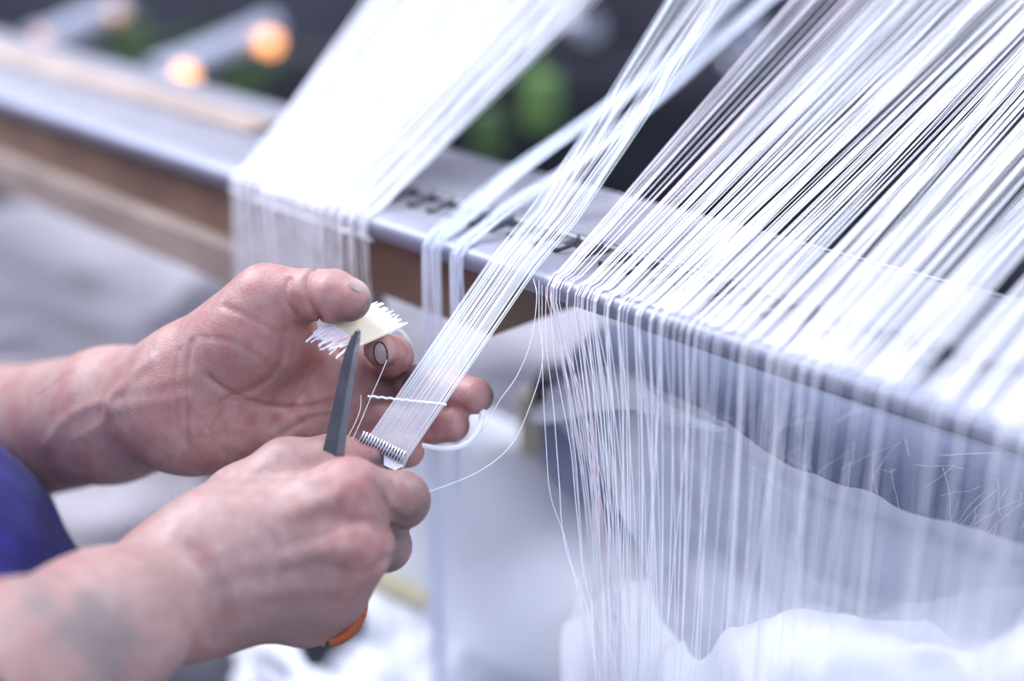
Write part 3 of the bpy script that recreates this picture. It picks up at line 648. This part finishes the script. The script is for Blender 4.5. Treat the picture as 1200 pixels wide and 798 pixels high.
person = empty('person', (-0.50, 0.55, 0.0), 'worker in a blue shirt, bare forearms reaching in to hold threads and scissors', 'person')
me = bpy.data.meshes.new('body'); me.vertices.add(len(V)); me.vertices.foreach_set('co', V.astype(np.float32).ravel())
me.loops.add(len(Q) * 4); me.loops.foreach_set('vertex_index', Q.astype(np.int32).ravel())
me.polygons.add(len(Q)); me.polygons.foreach_set('loop_start', np.arange(0, len(Q) * 4, 4, dtype=np.int32)); me.polygons.foreach_set('use_smooth', np.ones(len(Q), bool))
me.update(calc_edges=True); me.validate()
ca = me.color_attributes.new('skin_colour', 'FLOAT_COLOR', 'POINT'); ca.data.foreach_set('color', np.hstack([COL, np.ones((len(COL), 1))]).astype(np.float32).ravel())
me.materials.append(sk); body = bpy.data.objects.new('body', me); C.objects.link(body); put(body, person)
# fine hairs of the forearms
nrm = np.zeros((len(VL) + len(VR), 3)); QQ = np.vstack([QL, QR + len(VL)]); VV = V[:len(nrm)]
fn = np.cross(VV[QQ[:, 2]] - VV[QQ[:, 0]], VV[QQ[:, 3]] - VV[QQ[:, 1]])
for k_ in range(4): np.add.at(nrm, QQ[:, k_], fn)
nrm /= np.linalg.norm(nrm, axis=1)[:, None] + 1e-12
cand = np.concatenate([np.where((VL @ np.array([1.0, 0, 0]) < -.185) & ((nrm[:len(VL)] @ cf) > -.45))[0], len(VL) + np.where(((VR - P(250, 660, .66)) @ cr < .0) | (np.linalg.norm(VR - P(452, 655, .685), axis=1) < .014))[0]])
hb = MB()
for i in rng.choice(cand, 520):
    n_ = nrm[i]; d_ = np.array([.5, -.1, .1]) + rng.normal(0, .35, 3); d_ -= n_ * (d_ @ n_) * .7; ln = rng.uniform(.004, .010)
    hb.tube([VV[i] - n_ * .0005, VV[i] + n_ * ln * .35 + d_ * ln * .3, VV[i] + n_ * ln * .5 + d_ * ln * .9], .00005, 3)
hb.build('arm_hair', mat('brown_hair', (.06, .04, .03), .6), person, kind='stuff')
# nails with dirty rims, laid on the skin
from mathutils.bvhtree import BVHTree
bvh = BVHTree.FromPolygons([tuple(v) for v in V[:len(VL) + len(VR)]], [tuple(q) for q in np.vstack([QL, QR + len(VL)])])
M['nail'] = mat('finger_nail', (0.30, 0.22, 0.21), 0.35); M['rim'] = mat('grimy_nail_rim', (0.03, 0.025, 0.025), 0.7)
def nail(px, py, rx, ry, tilt, rim):
    V_ = []; n = 24; rings = (0, .5, 1.0)
    def hit(u, v):
        x, y = px + u * math.cos(tilt) - v * math.sin(tilt), py + u * math.sin(tilt) + v * math.cos(tilt)
        d = Vector(P(x, y, 1) - C0).normalized(); h_ = bvh.ray_cast(Vector(C0), d); return np.array(h_[0] + h_[1] * .00035)
    V_.append(hit(0, 0))
    for q in (.55, 1.0):
        for k in range(n): a = 2 * math.pi * k / n; V_.append(hit(rx * q * math.cos(a), ry * q * math.sin(a)))
    Fc = [(0, 1 + k, 1 + (k + 1) % n) for k in range(n)] + [(1 + k, 1 + n + k, 1 + n + (k + 1) % n, 1 + (k + 1) % n) for k in range(n)]
    o = mesh_obj('fingernail', V_, Fc, M['nail']); put(o, person)
    if rim is None: return
    e = [V_[1 + n + k % n] for k in range(rim[0], rim[1] + 1)]; r_ = mesh_obj('nail_rim', *tube_geo(e, .00045, 5), M['rim']); r_.parent = o
nail(446, 414, 7.5, 13, -.15, (0, 24)); nail(416, 337, 9, 3.0, .55, None)
# shirt: torso and short sleeves
fs = Field((-0.95, 0.05, 0.70), (-0.12, 1.12, 1.66), 0.008)
bc = P(-10, 720, .80); bf_ = P(20, 665, .775)
fs.group([(np.array([-.61, .56, 1.33]), np.array([-.48, .60, 1.03]), .150, .160, np.array([0, 1.0, 0]), 1.15), (np.array([-.47, .60, 1.05]), np.array([-.48, .60, .80]), .165, .16, np.array([0, 1.0, 0]), 1.15),
          (np.array([-.378, .645, .998]), np.array([-.372, .645, .93]), .150, .150),
          (ls_, ls_ + (lel - ls_) * .55, .085, .078), (rs_, rs_ + (rel - rs_) * .55, .085, .078)], .06, 0)
VS, QS = fs.mesh()
VS = VS + (noise3(VS, 22, 4) * .004 + noise3(VS, 60, 6) * .0015)[:, None] * np.array([1.0, .3, .2])
put(mesh_obj('shirt', VS, QS, M['blue']), person)
ft = Field((-0.85, 0.25, -0.01), (-0.25, 0.95, 0.86), 0.012)
ft.group([(np.array([-.49, .56, .80]), np.array([-.49, .66, .80]), .135, .135), (np.array([-.49, .50, .75]), np.array([-.50, .48, .06]), .09, .06), (np.array([-.49, .70, .75]), np.array([-.50, .72, .06]), .09, .06)], .04, 0)
VT, QT = ft.mesh(); put(mesh_obj('trousers', VT, QT, M['trouser']), person)

# ------------------------------------------------------------ machine parts far behind
mach = empty('machine_frame', (0.1, 2.1, 0.0), 'dark out-of-focus machine body behind the threads at top centre', 'machine')
MX = Matrix.Translation((0.1, 2.05, 0)) @ Matrix.Rotation(math.radians(-12), 4, 'Z')
MB().box((0.0, 0.25, 0.75), (1.6, 0.14, 0.75), MX).build('cabinet', M['machine'], mach)
MB().box((0.0, 0.02, 1.02), (1.5, 0.05, 0.035), MX).build('cross_rail', M['machine'], mach)
MB().box((-0.2, 0.02, 0.78), (1.5, 0.04, 0.03), MX).build('cross_rail', M['machine'], mach)
for px, py, d, r in [(575, 85, 1.75, .045), (690, 30, 1.8, .05), (880, 40, 1.8, .06)]:
    c = P(px, py, d); pts = [c, c + np.array([0, .08, 0])]
    pl = MB().tube(pts, r, 28).build('pulley', M['black'], mach)
    b = MB().tube([c - np.array([0, .018, 0]), c], r * .35, 16).build('hub', M['steel'])
    b.parent = pl
for px, py, d in [(670, 30, 1.55), (575, 12, 1.6), (860, 75, 1.7)]:
    c = P(px, py, d); bm = bmesh.new(); bmesh.ops.create_uvsphere(bm, u_segments=20, v_segments=12, radius=.012)
    V_ = [np.array(v.co) * np.array([1, .7, 1]) + c for v in bm.verts]; Fc_ = [[v.index for v in f.verts] for f in bm.faces]; bm.free()
    put(mesh_obj('knob', V_, Fc_, M['steel']), mach); put(MB().tube([c, c + np.array([0, .5, 0])], .006, 8).build('spindle', M['black']), mach)
for px, py, d, hx, hz, mm in [(636, 120, 1.5, .016, .028, 'green'), (575, 160, 1.65, .016, .03, 'darkgreen'), (150, 66, 1.75, .026, .045, 'darkgreen'), (283, 96, 1.7, .022, .03, 'darkgreen')]:
    c = P(px, py, d); TM = Matrix.Translation(Vector(c)) @ Matrix.Rotation(.3, 4, 'Z')
    b = MB().box((0, 0, 0), (hx, .02, hz), TM); b.box((0, -.022, 0), (hx * .55, .006, hz * .6), TM); b.tube([c, c + np.array([0, .9, -.1])], .008, 8)
    b.build('green_cover', M[mm], mach)
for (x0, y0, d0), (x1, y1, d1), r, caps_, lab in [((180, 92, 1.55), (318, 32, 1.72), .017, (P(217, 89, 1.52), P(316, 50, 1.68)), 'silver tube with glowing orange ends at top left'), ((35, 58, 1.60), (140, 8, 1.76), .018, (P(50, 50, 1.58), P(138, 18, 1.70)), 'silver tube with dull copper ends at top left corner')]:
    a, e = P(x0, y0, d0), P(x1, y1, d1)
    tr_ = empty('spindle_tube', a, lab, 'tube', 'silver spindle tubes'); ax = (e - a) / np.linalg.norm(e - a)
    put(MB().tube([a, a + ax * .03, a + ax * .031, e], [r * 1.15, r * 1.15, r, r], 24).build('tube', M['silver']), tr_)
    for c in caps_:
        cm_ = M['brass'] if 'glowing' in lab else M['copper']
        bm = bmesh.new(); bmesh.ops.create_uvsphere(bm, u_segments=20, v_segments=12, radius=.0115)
        V_ = [np.array(v.co) + c for v in bm.verts]; Fc_ = [[v.index for v in f.verts] for f in bm.faces]; bm.free(); put(mesh_obj('end_cap', V_, Fc_, cm_), tr_)  # round tube ends, no lamps; the orange ones glow as painted highlights
    put(MB().tube([a + ax * .05, a + ax * .05 + np.array([0, .1, -.25])], .007, 8).build('bracket', M['black']), tr_)

# cloth heaps, posts and slats low behind the rail
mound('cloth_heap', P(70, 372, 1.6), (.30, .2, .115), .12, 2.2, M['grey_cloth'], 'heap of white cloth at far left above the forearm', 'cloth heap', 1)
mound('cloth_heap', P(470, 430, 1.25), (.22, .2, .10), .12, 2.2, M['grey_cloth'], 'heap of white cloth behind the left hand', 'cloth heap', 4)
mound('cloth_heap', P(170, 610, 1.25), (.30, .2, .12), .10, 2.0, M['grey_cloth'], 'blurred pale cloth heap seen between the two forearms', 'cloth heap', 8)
mound('cloth_heap', P(450, 760, 1.05), (.10, .12, .07), .14, 2.6, M['white_cloth'], 'small white cloth heap below the right fist', 'cloth heap', 12)
p = P(384, 760, .98)
ps = empty('loom_post', (p[0], p[1], 0), 'dark metal post standing below the right fist', 'post')
PM = Matrix.Translation((p[0], p[1], 0)) @ Matrix.Rotation(.5, 4, 'Z')
MB().box((0, 0, p[2] / 2 + .02), (.021, .021, p[2] / 2 + .02), PM).build('shaft', M['black'], ps)
MB().box((0, 0, .008), (.07, .07, .008), PM).build('foot_plate', M['black'], ps)
a, e = P(628, 470, .98), P(622, 620, .99)
MB().box((0, 0, 0), (.010, .006, .055), Matrix.Translation(Vector((a + e) / 2))).build('wooden_stake', M['yellow'], label='short pale yellow stake standing behind the threads, right of the fingertips', cat='stake')
a, e = P(425, 668, 1.0), P(500, 705, .98)
MB().tube([a, (a + e) / 2, e], .007, 8).build('wooden_stick', M['yellow'], label='pale yellow stick lying right of the fist', cat='stick')
